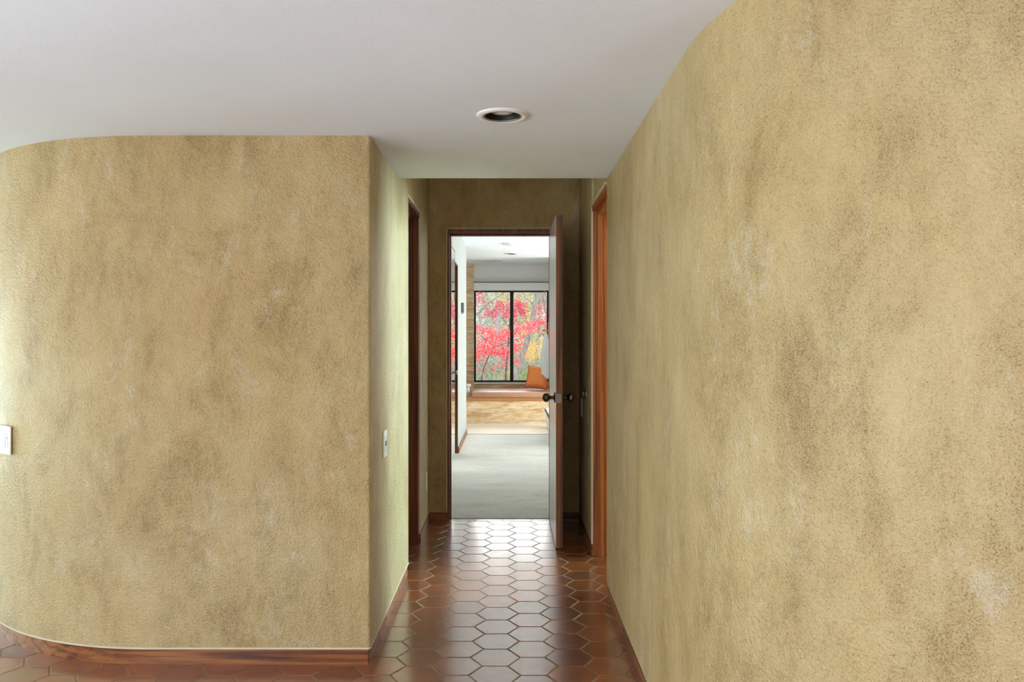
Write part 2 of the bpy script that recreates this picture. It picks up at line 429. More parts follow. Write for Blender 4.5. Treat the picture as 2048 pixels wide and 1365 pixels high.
# --- floor: hexagon tiles set in grout
W, P = .2018, .1748
g = 0.0035
tv, tf, sh = [], [], []
fm = []
R = random.Random(3)
def tile_ok(x, y):
    if y > YE + .05: return False
    if y > 3.0 and x < -2.75: return y < 7
    return True
for i in range(-36, 37):
    cx = -.0539 + i * .75 * W
    for j in range(-46, 20):
        cy = 3.456 + j * P + (P / 2 if i % 2 else 0)
        if not (-5.2 < cx < 5.2 and -4.1 < cy < 5.78): continue
        r0 = W / 2 - g; n0 = len(tv); tilt = (R.uniform(-1, 1) * .004, R.uniform(-1, 1) * .004)
        for rr, zz in ((r0, -.010), (r0, -.0007), (r0 - .0022, 0)):
            for k in range(6):
                a = PI / 3 * k; x, y = rr * math.cos(a), rr * math.sin(a)
                yy = min(cy + y, YE + .012)
                tv.append((cx + x, yy, zz + (x * tilt[0] + y * tilt[1] if zz > -.005 else 0)))
        s = R.random()
        for q in range(2):
            for k in range(6):
                k2 = (k + 1) % 6; tf.append((n0 + q * 6 + k, n0 + q * 6 + k2, n0 + q * 6 + 6 + k2, n0 + q * 6 + 6 + k)); sh.append(s); fm.append(0)
        tf.append(tuple(n0 + 12 + k for k in range(6))); sh.append(s); fm.append(0)
n0 = len(tv)
def slab(x0, y0, z0, x1, y1, z1, mi):
    n = len(tv)
    for z in (z0, z1):
        for y in (y0, y1):
            for x in (x0, x1): tv.append((x, y, z))
    for q in [(0, 2, 3, 1), (4, 5, 7, 6), (0, 1, 5, 4), (2, 6, 7, 3), (0, 4, 6, 2), (1, 3, 7, 5)]:
        tf.append(tuple(n + k for k in q)); sh.append(.5); fm.append(mi)
slab(-5.2, -4.2, -.12, 5.2, YE + .09, -.0013, 1)
slab(-5.2, YE + .09, -.12, -2.4, 7.1, -.0013, 1)
for k in range(-8, 8):                                         # the strip of pale tiles in the doorway
    x = (943 / 2002 * 440 + 800 - VX) * 5.77 / F + k * .2035
    if -.5 < x < .35: slab(x + .003, YE + .017, -.01, x + .2005, YE + .085, 0, 2)
fl = link('floor', tv, tf, None, mats=[M['tile'], M['grout'], M['border']], face_mats=fm)
ca = fl.data.attributes.new('tile_shade', 'FLOAT', 'FACE')
for i, s in enumerate(sh): ca.data[i].value = s
struct(fl, 'glossy terracotta hexagon tile floor with tan grout')
struct(MB().box((-2.4, YE + .09, -.12), (4.3, 10.9, .004)).go('floor_bedroom', M['carpet']), 'pale grey bedroom carpet')
sf = struct(MB().box((-2.4, 10.9, -.12), (4.3, 13.7, .002)).go('floor_stone', M['stone_floor']), 'pale travertine floor strip before the window bench')
struct(MB().box((BX - .10, 10.895, .0), (4.17, 10.91, .008)).go('trim_4', M['slot']), 'thin dark strip between carpet and stone floor')

# --- doorway linings (frames stay with the wall; the leaf swings)
def lining(name, label, pts_fn, mat):
    return None
# left doorway: faces +x, opening y 4.43..5.10
f = MB()
x0 = -.563
f.box((x0 - .17, 5.075, 0), (x0 - .006, 5.112, DH + .02)); f.box((x0 - .12, 5.05, 0), (x0 - .045, 5.080, DH))
f.box((x0 - .17, 4.43, 0), (XL - .008, 4.452, DH + .02)); f.box((x0 - .12, 4.45, 0), (x0 - .045, 4.475, DH))
f.box((x0 - .17, 4.452, DH), (x0 + .002, 5.08, DH + .024)); f.box((x0 - .12, 4.475, DH - .024), (x0 - .045, 5.055, DH))
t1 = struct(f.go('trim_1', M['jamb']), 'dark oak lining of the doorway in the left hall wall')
MB().box((x0 - .012, 5.098, BH), (x0 + .004, 5.118, DH + .034)).box((x0 - .008, 4.43, DH + .022), (x0 + .010, 5.118, DH + .034)).go('bead', M['bead'], t1)
# right doorway: faces -x, opening y 4.10..4.84
x0 = XR + .003
f = MB()
f.box((x0 + .006, 4.826, 0), (x0 + .17, 4.852, DH + .02)); f.box((x0 + .030, 4.800, 0), (x0 + .070, 4.830, DH)); 
f.box((x0 + .03, 4.105, 0), (x0 + .17, 4.125, DH + .02)); f.box((x0 + .045, 4.12, 0), (x0 + .12, 4.145, DH))
f.box((x0 - .0, 4.125, DH), (x0 + .17, 4.83, DH + .024)); f.box((x0 + .030, 4.145, DH - .024), (x0 + .07, 4.805, DH))
t2 = struct(f.go('trim_2', M['jamb_lit']), 'orange brown oak lining of the doorway in the right hall wall')
MB().box((x0 - .004, 4.832, BH), (x0 + .010, 4.862, DH + .034)).box((x0 - .010, 4.10, DH + .022), (x0 + .008, 4.862, DH + .034)).go('bead', M['bead'], t2)
# end doorway
f = MB()
for s, xx in ((1, OX0), (-1, OX1)):
    f.box((xx - s * .002, YE - .004, 0), (xx + s * .013, YE + .13, DH + .002)); f.box((xx + s * .013, YE + .045, 0), (xx + s * .023, YE + .10, DH))
f.box((OX0 + .013, YE - .004, DH - .013), (OX1 - .013, YE + .13, DH + .016)); f.box((OX0 + .02, YE + .045, DH - .026), (OX1 - .02, YE + .10, DH - .012))
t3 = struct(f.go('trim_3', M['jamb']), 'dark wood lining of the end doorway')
MB().box((OX0 - .008, YE - .006, BH), (OX0 - .001, YE + .01, DH + .024)).box((OX0 - .008, YE - .006, DH + .016), (OX1, YE + .01, DH + .024)).go('bead', M['bead'], t3)
MB().box((OX0 + .012, YE + .012, .905), (OX0 + .016, YE + .04, .965)).go('strike_plate', M['steel'], t3)

# --- the open bedroom door: white inside, brown edge, square to the end wall
d = thing('door_1', (.2925, YE - .01, 0.006), 'open flush door with white left face and brown edge at the hall end', kind='structure')
LX0, LX1, LY0, LY1, LZ = .291, .3335, 4.955, 5.705, 2.062
MB().box((LX0 + .0015, LY0, .008), (LX1 - .002, LY1, LZ)).go('door_core', M['edge'], d)
MB().box((LX0, LY0 + .0015, .009), (LX0 + .0025, LY1, LZ - .001)).go('inner_face', M['door_white'], d)['label'] = 'white glossy face of the door'
MB().box((LX1 - .0025, LY0 + .0015, .009), (LX1, LY1, LZ - .001)).go('outer_face', M['door_dark'], d)
lp = MB().box((LX0 + .006, LY0 - .0025, .904), (LX1 - .007, LY0 + .004, .962), .001).go('latch_plate', M['steel'], d)
MB().box((LX0 + .015, LY0 - .010, .924), (LX1 - .017, LY0, .942), .002).go('latch_bolt', M['brass_dark'], lp)
kz, ky = .934, 5.01
knob = [(.001, 0), (.033, 0), (.033, .005), (.028, .008), (.014, .010), (.0105, .014), (.010, .026), (.013, .029), (.0105, .032), (.016, .037), (.024, .043), (.0285, .052), (.0285, .060), (.025, .069), (.017, .076), (.008, .0795), (.001, .080)]
MB().lathe(knob, (LX0, ky, kz), (-1, 0, 0), 40).go('knob', M['brass_dark'], d, smooth=50)
MB().lathe(knob, (LX1, ky, kz), (1, 0, 0), 40).go('knob', M['brass_dark'], d, smooth=50)
for hz in (.25, 1.05, 1.82):
    MB().lathe([(.006, 0), (.006, .09)], (LX1 + .004, YE - .012, hz), (0, 0, 1), 12).go('hinge', M['brass'], d, smooth=40)

# --- bedroom shell
w = MB()
w.box((-.75, 5.84, .0), (BX, 7.83, BZ)); w.box((-.75, 7.83, 2.235), (BX, 8.61, BZ)); w.box((-.75, 8.61, 2.135), (BX, 9.10, BZ)); w.box((-.75, 9.10, 0), (BX, 10.90, BZ)); w.box((-2.4, 10.78, 0), (-.75, 10.90, BZ))
w.box((-2.4, 6.32, 0), (-2.28, 13.6, BZ))
struct(w.go('wall_bedroom_left', M['mint']), 'white bedroom wall seen through the end doorway')
b = MB().box((BX, 9.102, 0), (BX + .012, 10.912, .075)).box((-.70, 10.90, 0), (BX + .012, 10.912, .075))
struct(b.go('baseboard_bedroom', M['base_y']), 'wood baseboard along the white bedroom wall')
WX0, WX1, WZ0, WZ1, WY = -.576, .672, .573, 2.110, 13.45
w = MB(); w.box((WX0, WY, WZ1), (WX1, WY + .15, BZ)); w.box((WX1, WY, 0), (4.3, WY + .15, BZ));
struct(MB().box((.675, 12.30, .0), (.76, WY, BZ)).go('wall_alcove', M['white']), 'short white wall closing the right end of the window bench')
struct(w.go('wall_bedroom_window', M['white']), 'white wall above and beside the bedroom window')
w = MB(); w.box((-2.4, WY - .04, 0), (WX0, WY + .15, BZ)); w.box((WX0, WY - .02, 0), (WX1, WY + .15, WZ0 - .03))
struct(w.go('wall_stone', M['stone']), 'travertine wall strip left of and below the bedroom window')
w = MB(); w.box((4.18, 5.84, 0), (4.3, 9.0, BZ)); w.box((4.18, 12.4, 0), (4.3, 13.6, BZ)); w.box((4.18, 9.0, 0), (4.3, 12.4, .4)); w.box((4.18, 9.0, 2.3), (4.3, 12.4, BZ))
struct(w.go('wall_bedroom_right', M['white']), 'white bedroom wall with an added side window')

# mirror door on the bedroom's left wall, and the wooden jamb of its doorway
d2 = thing('door_2', (BX - .02, 8.2, .01), 'mirrored door with a small knob on the left bedroom wall', kind='structure')
MB().box((BX - .037, 7.84, .008), (BX - .0035, 8.60, 2.225)).go('door_core', M['edge'], d2)
MB().box((BX - .0035, 7.842, .010), (BX - .001, 8.598, 2.223)).go('mirror', M['mirror'], d2)
MB().lathe([(.001, 0), (.02, 0), (.02, .003), (.009, .006), (.009, .012), (.02, .018), (.025, .025), (.023, .032), (.014, .038), (.001, .04)], (BX - .001, 8.56, .94), (1, 0, 0), 28).go('knob', M['steel'], d2, smooth=50)
struct(MB().box((BX - .10, 9.085, 0), (BX - .001, 9.102, 2.125)).box((BX - .10, 8.605, 2.120), (BX - .001, 9.10, 2.137)).go('trim_5', M['edge']), 'brown wooden jamb beside the mirrored door')

# window
wn = thing('window_1', (0, WY + .05, WZ0), 'dark framed two pane bedroom window facing autumn trees', kind='structure')
y0, y1 = WY + .02, WY + .075
f = MB(); fw = .030
f.box((WX0, y0, WZ0), (WX0 + fw, y1, WZ1), .003).box((WX1 - fw, y0, WZ0), (WX1, y1, WZ1), .003).box((WX0 + fw, y0, WZ0), (WX1 - fw, y1, WZ0 + fw), .003).box((WX0 + fw, y0, WZ1 - fw), (WX1 - fw, y1, WZ1), .003)
f.go('window_frame', M['bronze'], wn)
mxc = (1023.5 - VX) * WY / F
MB().box((mxc - .028, y0 - .004, WZ0 + fw), (mxc + .028, y1, WZ1 - fw), .003).go('mullion', M['bronze'], wn)
MB().box((WX0 + fw, y0 + .02, WZ0 + fw), (mxc - .028, y0 + .026, WZ1 - fw)).go('pane', M['glass'], wn)
MB().box((mxc + .028, y0 + .02, WZ0 + fw), (WX1 - fw, y0 + .026, WZ1 - fw)).go('pane', M['glass'], wn)
MB().box((WX0 - .005, WY - .045, WZ0 - .03), (WX1, WY + .08, WZ0), .004).go('window_sill', M['sill'], wn)
for px in (959, 1089):
    c = at(px, 584, WY); MB().box((c.x - .02, y0 - .014, WZ1 - .022), (c.x + .02, y0, WZ1 - .008), .002).go('latch', M['grey'], wn)

# roller blind cassette and the bulkhead joint
rb = thing('roller_blind', (0, WY - .05, WZ1), 'white roller blind cassette across the top of the bedroom window', 'window blind')
MB().box((WX0, WY - .085, WZ1 - .005), (WX1, WY, WZ1 + .122), .006).go('cassette', M['white'], rb)
MB().box((WX0, WY - .06, WZ1 + .130), (WX1, WY, WZ1 + .140)).go('top_rail', M['grey'], rb)

# window bench
bx0, bx1, by0, by1 = -1.6, .673, 12.32, WY - .045
sb = thing('window_bench', (0, by0, 0), 'travertine window bench with orange brown stone edge under the bedroom window', 'bench')
MB().box((bx0, by0 + .012, .0), (bx1, by1, .345)).go('bench_front', M['stone'], sb)
MB().box((bx0, by0, .345), (bx1, by1, .392), .005).go('bench_top', M['stone_cap'], sb)
cu = MB().box((-.565, by0 + .015, .394), (.655, by1 - .02, .484), .016).go('seat_cushion', M['cushion'], smooth=40)
tag(rebase(cu, (0, 12.8, .394)), 'long pink brown seat cushion on the travertine window bench', 'cushion')
bx = MB().box((-.66, 12.60, .3925), (-.612, 12.66, .55), .006).box((-.66, 12.58, .55), (-.592, 12.68, .592), .01)
tag(rebase(bx.go('table_lamp', M['sill'], smooth=40), (-.63, 12.62, .3925)), 'small white lamp at the left end of the bench, half behind the white wall', 'lamp')

# orange pillow leaning on the right end
def pillow():
    n = 30; S = .36; v = []; f = []
    def pos(u, w, side):
        e = (abs(u) ** 2.2 + abs(w) ** 2.2)
        t = max(0, (1 - u ** 4) * (1 - w ** 4)) ** .55
        pin = 1 - .07 * (1 - abs(u) ** 3) * abs(w) ** 3; pin2 = 1 - .07 * (1 - abs(w) ** 3) * abs(u) ** 3
        wr = .006 * mnoise.noise(Vector((u * 3, w * 3, side * 2)))
        return Vector((u * S / 2 * pin2, side * (.068 * t + wr * t), w * S / 2 * pin))
    for side in (-1, 1):
        for i in range(n + 1):
            for j in range(n + 1): v.append(pos(-1 + 2 * i / n, -1 + 2 * j / n, side))
    m = (n + 1) ** 2
    for s in range(2):
        for i in range(n):
            for j in range(n):
                a = s * m + i * (n + 1) + j; q = (a, a + 1, a + n + 2, a + n + 1); f.append(q if s else q[::-1])
    return v, f, pos
pv, pf, ppos = pillow()
base = Vector((.462, 12.80, .488))
Mx = Matrix.Translation(base + Vector((0, 0, .195))) @ Matrix.Rotation(math.radians(-12), 4, 'Z') @ Matrix.Rotation(math.radians(-14), 4, 'X') @ Matrix.Rotation(math.radians(7), 4, 'Y')
pl = thing('throw_pillow', base, 'square orange throw pillow with dark piping leaning on the bench', 'pillow')
o = link('pillow_cover', [Mx @ q for q in pv], pf, M['orange'], pl, smooth=60)
rim = []
for k in range(4):
    for t in range(20):
        s = -1 + 2 * t / 20; u, w_ = [(s, -1), (1, s), (-s, 1), (-1, -s)][k]; rim.append(Mx @ ppos(u, w_, 1))
rim.append(rim[0].copy())
MB().tube(rim, .0045, 6).go('piping', M['piping'], pl, smooth=60)

# peg rack on the alcove wall with a robe
RY = 12.75
rk = thing('peg_rack', (.675, RY, 1.36), 'honey wood peg rack on the white wall beside the bedroom window', 'rack')
MB().box((.632, RY - .05, 1.33), (.676, RY + .05, 1.555), .003).go('back_board', M['peg'], rk)
for z in (1.362, 1.432):
    MB().tube([(.65, RY, z), (.60, RY, z), (.538, RY, z + .004)], [.014, .014, .016], 12).go('peg', M['peg'], rk, smooth=50)
def robe():
    v = []; f = []; nz, na = 26, 40
    for i in range(nz + 1):
        t = i / nz; z = 1.382 - t * .71
        rx = .030 + .045 * min(1, t * 1.6) ** .8; ry = .018 + .050 * min(1, t * 2) ** .8
        for k in range(na):
            a = 2 * PI * k / na; pl_ = 1 + .16 * math.sin(7 * a + 2 * t) * min(1, t * 2.5)
            x = .588 + .01 * t + rx * math.cos(a) * pl_; y = RY - .02 * t + ry * math.sin(a) * pl_
            zz = z
            if t > .9: zz += .075 * max(0, -math.cos(a)) * (t - .9) / .1
            v.append((x, y, zz))
    for i in range(nz):
        for k in range(na):
            k2 = (k + 1) % na; f.append((i * na + k, i * na + k2, (i + 1) * na + k2, (i + 1) * na + k))
    f.append(tuple(range(na))); f.append(tuple(range(nz * na, nz * na + na))[::-1])
    return v, f
rv, rf = robe()
ro = link('towel', rv, rf, M['towel'], smooth=50); tag(rebase(ro, (.588, RY, .72)), 'white towel hanging in folds from the wooden peg rack by the window', 'towel')

# low white bed
bd = thing('bed', (1.4, 10.9, 0), 'low white upholstered bed with navy piping behind the open door', 'bed')
MB().box((.555, 9.75, .006), (2.2, 11.85, .18), .035).go('bed_base', M['bedlinen'], bd, smooth=40)
MB().box((.54, 9.73, .165), (2.22, 11.87, .290), .045).go('mattress', M['bedlinen'], bd, smooth=40)
q = [(.548, 11.83, .262), (.539, 11.80, .255), (.539, 9.80, .255), (.555, 9.735, .255), (2.15, 9.728, .255), (2.215, 9.76, .255), (2.222, 11.8, .255), (2.18, 11.868, .255), (.585, 11.87, .26), (.548, 11.83, .262)]
MB().tube(q, .011, 8).go('piping', M['navy'], bd, smooth=60)

# thermostat on bedroom wall
th = thing('thermostat', (BX, 9.75, 1.66), 'small grey thermostat box on the white bedroom wall', 'thermostat')
MB().box((BX - .002, 9.70, 1.615), (BX + .035, 9.80, 1.735), .004).go('case', M['grey'], th)
MB().box((BX - .002, 9.72, 1.597), (BX + .030, 9.80, 1.6145), .003).go('base_plate', M['plate'], th)

# ceiling fixtures
def downlight(loc, r, name, label, group=None, tilt=True):
    t = thing(name, loc, label, 'ceiling light', group); x, y, z = loc
    MB().lathe([(r * .70, -.001), (r * .74, -.006), (r * .82, -.0085), (r * .95, -.006), (r, -.0005), (r, .002), (r * .70, .002), (r * .70, -.001)], loc, (0, 0, 1), 56, closed=False).go('trim_ring', M['ringwhite'], t, smooth=60)
    MB().lathe([(r * .665, -.0045), (r * .70, -.0065), (r * .735, -.004), (r * .70, .0)], loc, (0, 0, 1), 56, closed=False).go('inner_ring', M['steel'], t, smooth=60)
    MB().lathe([(r * .685, -.002), (r * .66, .02), (r * .62, .058), (r * .52, .085), (.001, .085)], loc, (0, 0, 1), 56, closed=False).go('baffle', M['black'], t, smooth=60)
    MB().lathe([(.0002, .0055), (r * .2, .006), (r * .38, .0085), (r * .46, .0125), (r * .485, .019), (r * .47, .03), (r * .36, .055), (r * .2, .084), (.001, .084)], loc, (0, 0, 1), 48, closed=False).go('bulb', M['bulb'], t, smooth=60)
    return t
dl = downlight((-.022, 2.915, CZ), .096, 'recessed_downlight', 'round white rimmed recessed downlight in the grey ceiling before the hall')
dl2 = downlight((.035, 11.8, BZ), .105, 'recessed_downlight.001', 'recessed downlight in the white bedroom ceiling')
dt = MB().lathe([(.001, -.022), (.07, -.022), (.085, -.018), (.092, -.006), (.092, 0), (.001, 0)], (.008, 10.56, BZ), (0, 0, 1), 40).go('smoke_detector', M['ringwhite'], smooth=50)
tag(rebase(dt, (.008, 10.56, BZ)), 'round white smoke detector on the bedroom ceiling nearest the doorway', 'smoke detector')
vt = thing('ceiling_vent', (-.33, 12.81, BZ), 'long white air vent in the bedroom ceiling over the window bench', 'vent')
MB().box((-.57, 12.68, BZ - .010), (-.10, 12.82, BZ), .003).go('vent_frame', M['vent'], vt)
for k in range(5):
    y = 12.702 + k * .024; MB().box((-.555, y, BZ - .015), (-.115, y + .012, BZ - .0105)).go('louver', M['slot'] if k % 2 else M['vent'], vt)

# ------------------------------------------------------------------ switches, outlets, bumper
def plate(name, label, cat, origin, normal, right, w_, h_, parts):
    """a wall plate; local axes right (u), up (z), out (normal)"""
    o = Vector(origin); n = Vector(normal).normalized(); r = Vector(right).normalized()
    t = thing(name, o, label, cat)
    def lb(pname, u0, z0, u1, z1, d0, d1, mat, bev=.0012, par=t):
        m = MB().box((u0, d0, z0), (u1, d1, z1), bev)
        m.v = [o + r * q.x + n * q.y + Vector((0, 0, q.z)) for q in m.v]
        return m.go(pname, mat, par, smooth=40)
    lb('cover_plate', -w_ / 2, -h_ / 2, w_ / 2, h_ / 2, 0, .0075, M['plate'], .003)
    for p in parts: lb(*p)
    return t
# curved wall switch: find wall point seen at the left picture edge
cxw, cyw, rw = -1.43, YF + 1.17, 1.17
a = math.radians(-90 - 39.6)
nrm = Vector((math.cos(a), math.sin(a), 0)); pt = Vector((cxw, cyw, 0)) + nrm * (rw + .002)
rt = Vector((-nrm.y, nrm.x, 0))
sx, sz = .178, .866
def decora(u): return [('rocker', u - .0165, -.033, u + .0165, .033, .006, .0085, M['plate']), ('dimmer_slot', u - .0145, -.031, u - .0115, .031, .0084, .0090, M['slot'], .0002), ('dimmer_slot', u + .0125, -.031, u + .0150, .031, .0084, .0090, M['slot'], .0002), ('slider', u - .014, .010, u + .002, .016, .009, .0125, M['plate'], .0006), ('switch_gap', u + .001, .009, u + .0125, .0115, .0084, .0090, M['slot'], .0002)]
plate('dimmer_switch', 'white multi gang dimmer switch plate on the curved left wall', 'light switch', (pt.x, pt.y, sz), nrm, rt, sx, .122,
      decora(.062 - .006) + [('rocker', -.0165, -.033, .0165, .033, .006, .0085, M['plate']), ('switch_gap', -.0022, -.010, .0022, .012, .0084, .009, M['slot'], .0002), ('rocker', -.0725, -.033, -.0395, .033, .006, .0085, M['plate'])])
plate('light_switch', 'white switch plate on the pale left hall wall just past the corner', 'light switch', (XL, 3.560, .836), (1, 0, 0), (0, 1, 0), .085, .117,
      [('rocker', -.0165, -.033, .0165, .033, .006, .0095, M['plate']), ('switch_gap', -.017, -.010, .017, .012, .0094, .0102, M['slot'], .0003)])
plate('outlet', 'white outlet plate low on the left hall wall beside the end corner', 'outlet', (-.563, 5.47, .330), (1, 0, 0), (0, 1, 0), .072, .128,
      [('socket', -.017, .008, .017, .036, .006, .009, M['plate']), ('socket', -.017, -.036, .017, -.008, .006, .009, M['plate'])])
plate('light_switch.001', 'narrow switch plate on the shaded right wall behind the open door', 'light switch', (XR + .003, 5.49, .832), (-1, 0, 0), (0, -1, 0), .072, .125,
      [('rocker', -.0165, -.033, .0165, .033, .006, .0095, M['plate'])])
bp = thing('door_bumper', (XR + .003, 5.20, .940), 'round metal door bumper on the right hall wall behind the open door', 'door stop')
MB().lathe([(.001, 0), (.030, 0), (.030, .006), (.024, .010), (.022, .016), (.001, .017)], (XR + .003, 5.20, .940), (-1, 0, 0), 32).go('bumper_ring', M['steel'], bp, smooth=45)
MB().lathe([(.001, .017), (.016, .017), (.015, .024), (.001, .027)], (XR + .003, 5.20, .940), (-1, 0, 0), 24).go('bumper_pad', M['grey'], bp, smooth=45)

# ------------------------------------------------------------------ the rooms behind and beside (seen only in light and reflections)
def window_wall(name, label, axis, pos, a0, a1, z1, holes, mat, th=.12):
    """wall along axis ('x' or 'y') at the given position with window holes (a, b, z0, z1)"""
    w = MB(); cur = a0
    def bx_(p, q, z0, zz):
        if q - p < 1e-4 or zz - z0 < 1e-4: return
        if axis == 'y': w.box((pos, p, z0), (pos + th, q, zz))
        else: w.box((p, pos, z0), (q, pos + th, zz))
    for h in holes:
        bx_(cur, h[0], 0, z1); bx_(h[0], h[1], 0, h[2]); bx_(h[0], h[1], h[3], z1); cur = h[1]
    bx_(cur, a1, 0, z1)
    return struct(w.go(name, mat), label)
def sash(name, label, axis, pos, h, bars):
    t = thing(name, (pos, (h[0] + h[1]) / 2, h[2]) if axis == 'y' else ((h[0] + h[1]) / 2, pos, h[2]), label, kind='structure')
    f = MB(); a, b_, z0, z1 = h; e = .04
    def bx_(p, q, zz0, zz1):
        if axis == 'y': f.box((pos - .02, p, zz0), (pos + .02, q, zz1))
        else: f.box((p, pos - .02, zz0), (q, pos + .02, zz1))
    bx_(a, a + e, z0, z1); bx_(b_ - e, b_, z0, z1); bx_(a + e, b_ - e, z0, z0 + e); bx_(a + e, b_ - e, z1 - e, z1)
    for k in range(1, bars): c = a + (b_ - a) * k / bars; bx_(c - e / 2, c + e / 2, z0 + e, z1 - e)
    f.go('window_frame', M['bronze'], t)
    g_ = MB()
    if axis == 'y': g_.box((pos - .003, a + e, z0 + e), (pos + .003, b_ - e, z1 - e))
    else: g_.box((a + e, pos - .003, z0 + e), (b_ - e, pos + .003, z1 - e))
    g_.go('pane', M['glass'], t)
hL = [(-2.2, -.2, .05, 2.0), (2.2, 6.4, .3, 2.0)]
hB = [(-4.5, -2.1, .05, 2.0)]
hM = [(-2.6, -.9, .05, 2.0)]
window_wall('wall_main_left', 'plaster wall with tall windows at the far left of the main room', 'y', -5.2, -2.72, 7.1, CZ, hL, M['plain_room'])
window_wall('wall_back', 'unseen back wall with tall windows, darkened to cut light', 'x', -2.72, -5.08, 2.82, CZ, hB, M['dark_back'])
window_wall('wall_main_right', 'plaster wall at the right of the main room', 'y', 2.7, -2.72, 1.28, CZ, hM, M['plain_room'])
window_wall('wall_far_left', 'plaster wall beyond the curved corner', 'x', 7.0, -5.08, -2.6, CZ, [], M['plain_room'])
n = 2
for h in hL: sash('window_%d' % n, 'tall dark framed window in the left wall of the main room', 'y', -5.14, h, 3); n += 1
for h in hB: sash('window_%d' % n, 'tall dark framed window in the back wall', 'x', -2.66, h, 3); n += 1
for h in hM: sash('window_%d' % n, 'tall dark framed window in the right wall of the main room', 'y', 2.76, h, 2); n += 1
hR = (4.7, 5.6, .7, 2.42)
window_wall('wall_side_room', 'side room wall with a window', 'y', 2.3, 1.276, 5.72, HZ, [hR], M['white'])
sash('window_%d' % n, 'window of the side room right of the hall', 'y', 2.36, hR, 2); n += 1
sash('window_%d' % n, 'added side window that lets light into the bedroom', 'y', 4.24, (9.0, 12.4, .4, 2.3), 3); n += 1

# ------------------------------------------------------------------ outdoors
gv, gf = [], []
nx, ny = 40, 40
for i in range(nx + 1):
    for j in range(ny + 1):
        x = -30 + 60 * i / nx; y = 13.7 + 62 * (j / ny) ** 1.3
        gv.append((x, y, -.35 + .018 * (y - 13) + .25 * mnoise.noise(Vector((x * .12, y * .12, 0)))))
for i in range(nx):
    for j in range(ny):
        a_ = i * (ny + 1) + j; gf.append((a_, a_ + ny + 1, a_ + ny + 2, a_ + 1))
struct(link('ground', gv, gf, M['ground'], smooth=60), 'dry pale grass sloping up to the woods')

def foliage(mb_pts, size, seed, lobes=3):
    """mb_pts: (centre, radii, count)"""
    rr = random.Random(seed); v = []; f = []; s = []
    for c, rad, cnt in mb_pts:
        for _ in range(cnt):
            d = Vector((rr.gauss(0, .62), rr.gauss(0, .6), rr.gauss(0, .62)))
            d.z += .25 * math.sin(d.x * 4 + c.x * 9)
            p = c + Vector((d.x * rad[0], d.y * rad[1], d.z * rad[2]))
            nrm = Vector((rr.gauss(0, 1), rr.gauss(0, 1) - .5, rr.gauss(0, 1) + .4)).normalized()
            u = nrm.orthogonal().normalized(); u.rotate(Matrix.Rotation(rr.uniform(0, 6.28), 3, nrm)); w = nrm.cross(u)
            sz = size * rr.uniform(.6, 1.3); sv = rr.random()
            for k in range(lobes):
                an = (k - (lobes - 1) / 2) * .85; dr = u * math.cos(an) + w * math.sin(an); sd = u * -math.sin(an) + w * math.cos(an)
                ln = sz * (1 if abs(an) < .1 else .8); n0 = len(v)
                v += [p, p + dr * ln * .5 + sd * ln * .2, p + dr * ln + nrm * ln * .1, p + dr * ln * .5 - sd * ln * .2]
                f.append((n0, n0 + 1, n0 + 2, n0 + 3)); s.append(sv)
    return v, f, s

def tree(label, base, trunk, branches, blobs, leafmat, bark, size, seed, group=None, lobes=3, kind_name='tree'):
    t = thing(kind_name, base, label, 'tree', group)
    m = MB(); pts = [Vector(p[0]) for p in trunk]; m.tube(pts, [p[1] for p in trunk], 10); m.go('trunk', bark, t, smooth=60)
    for bpts in branches:
        m = MB(); m.tube([Vector(p[0]) for p in bpts], [p[1] for p in bpts], 7); m.go('branch', bark, t, smooth=60)
    if blobs:
        v, f, s = foliage(blobs, size, seed, lobes)
        o = link('foliage', v, f, leafmat, t, recalc=False)
        ca = o.data.attributes.new('leaf_shade', 'FLOAT', 'FACE'); ca.data.foreach_set('value', s)
    return t

def pxblobs(lst, D, dy, dens=1.0, sp=1.15):
    out = []
    for px, py, rx, ry, n_ in lst:
        Dd = D + random.uniform(-dy, dy) * .5
        out.append((at(px, py, Dd), (rx * sp * Dd / F, dy * .5, ry * sp * Dd / F), int(n_ * dens)))
    return out
def pp(lst, D): return [(at(px, py, D), r * (.55 if D < 19 else 1)) for px, py, r in lst]

GZ = lambda y: -.35 + .018 * (y - 13)
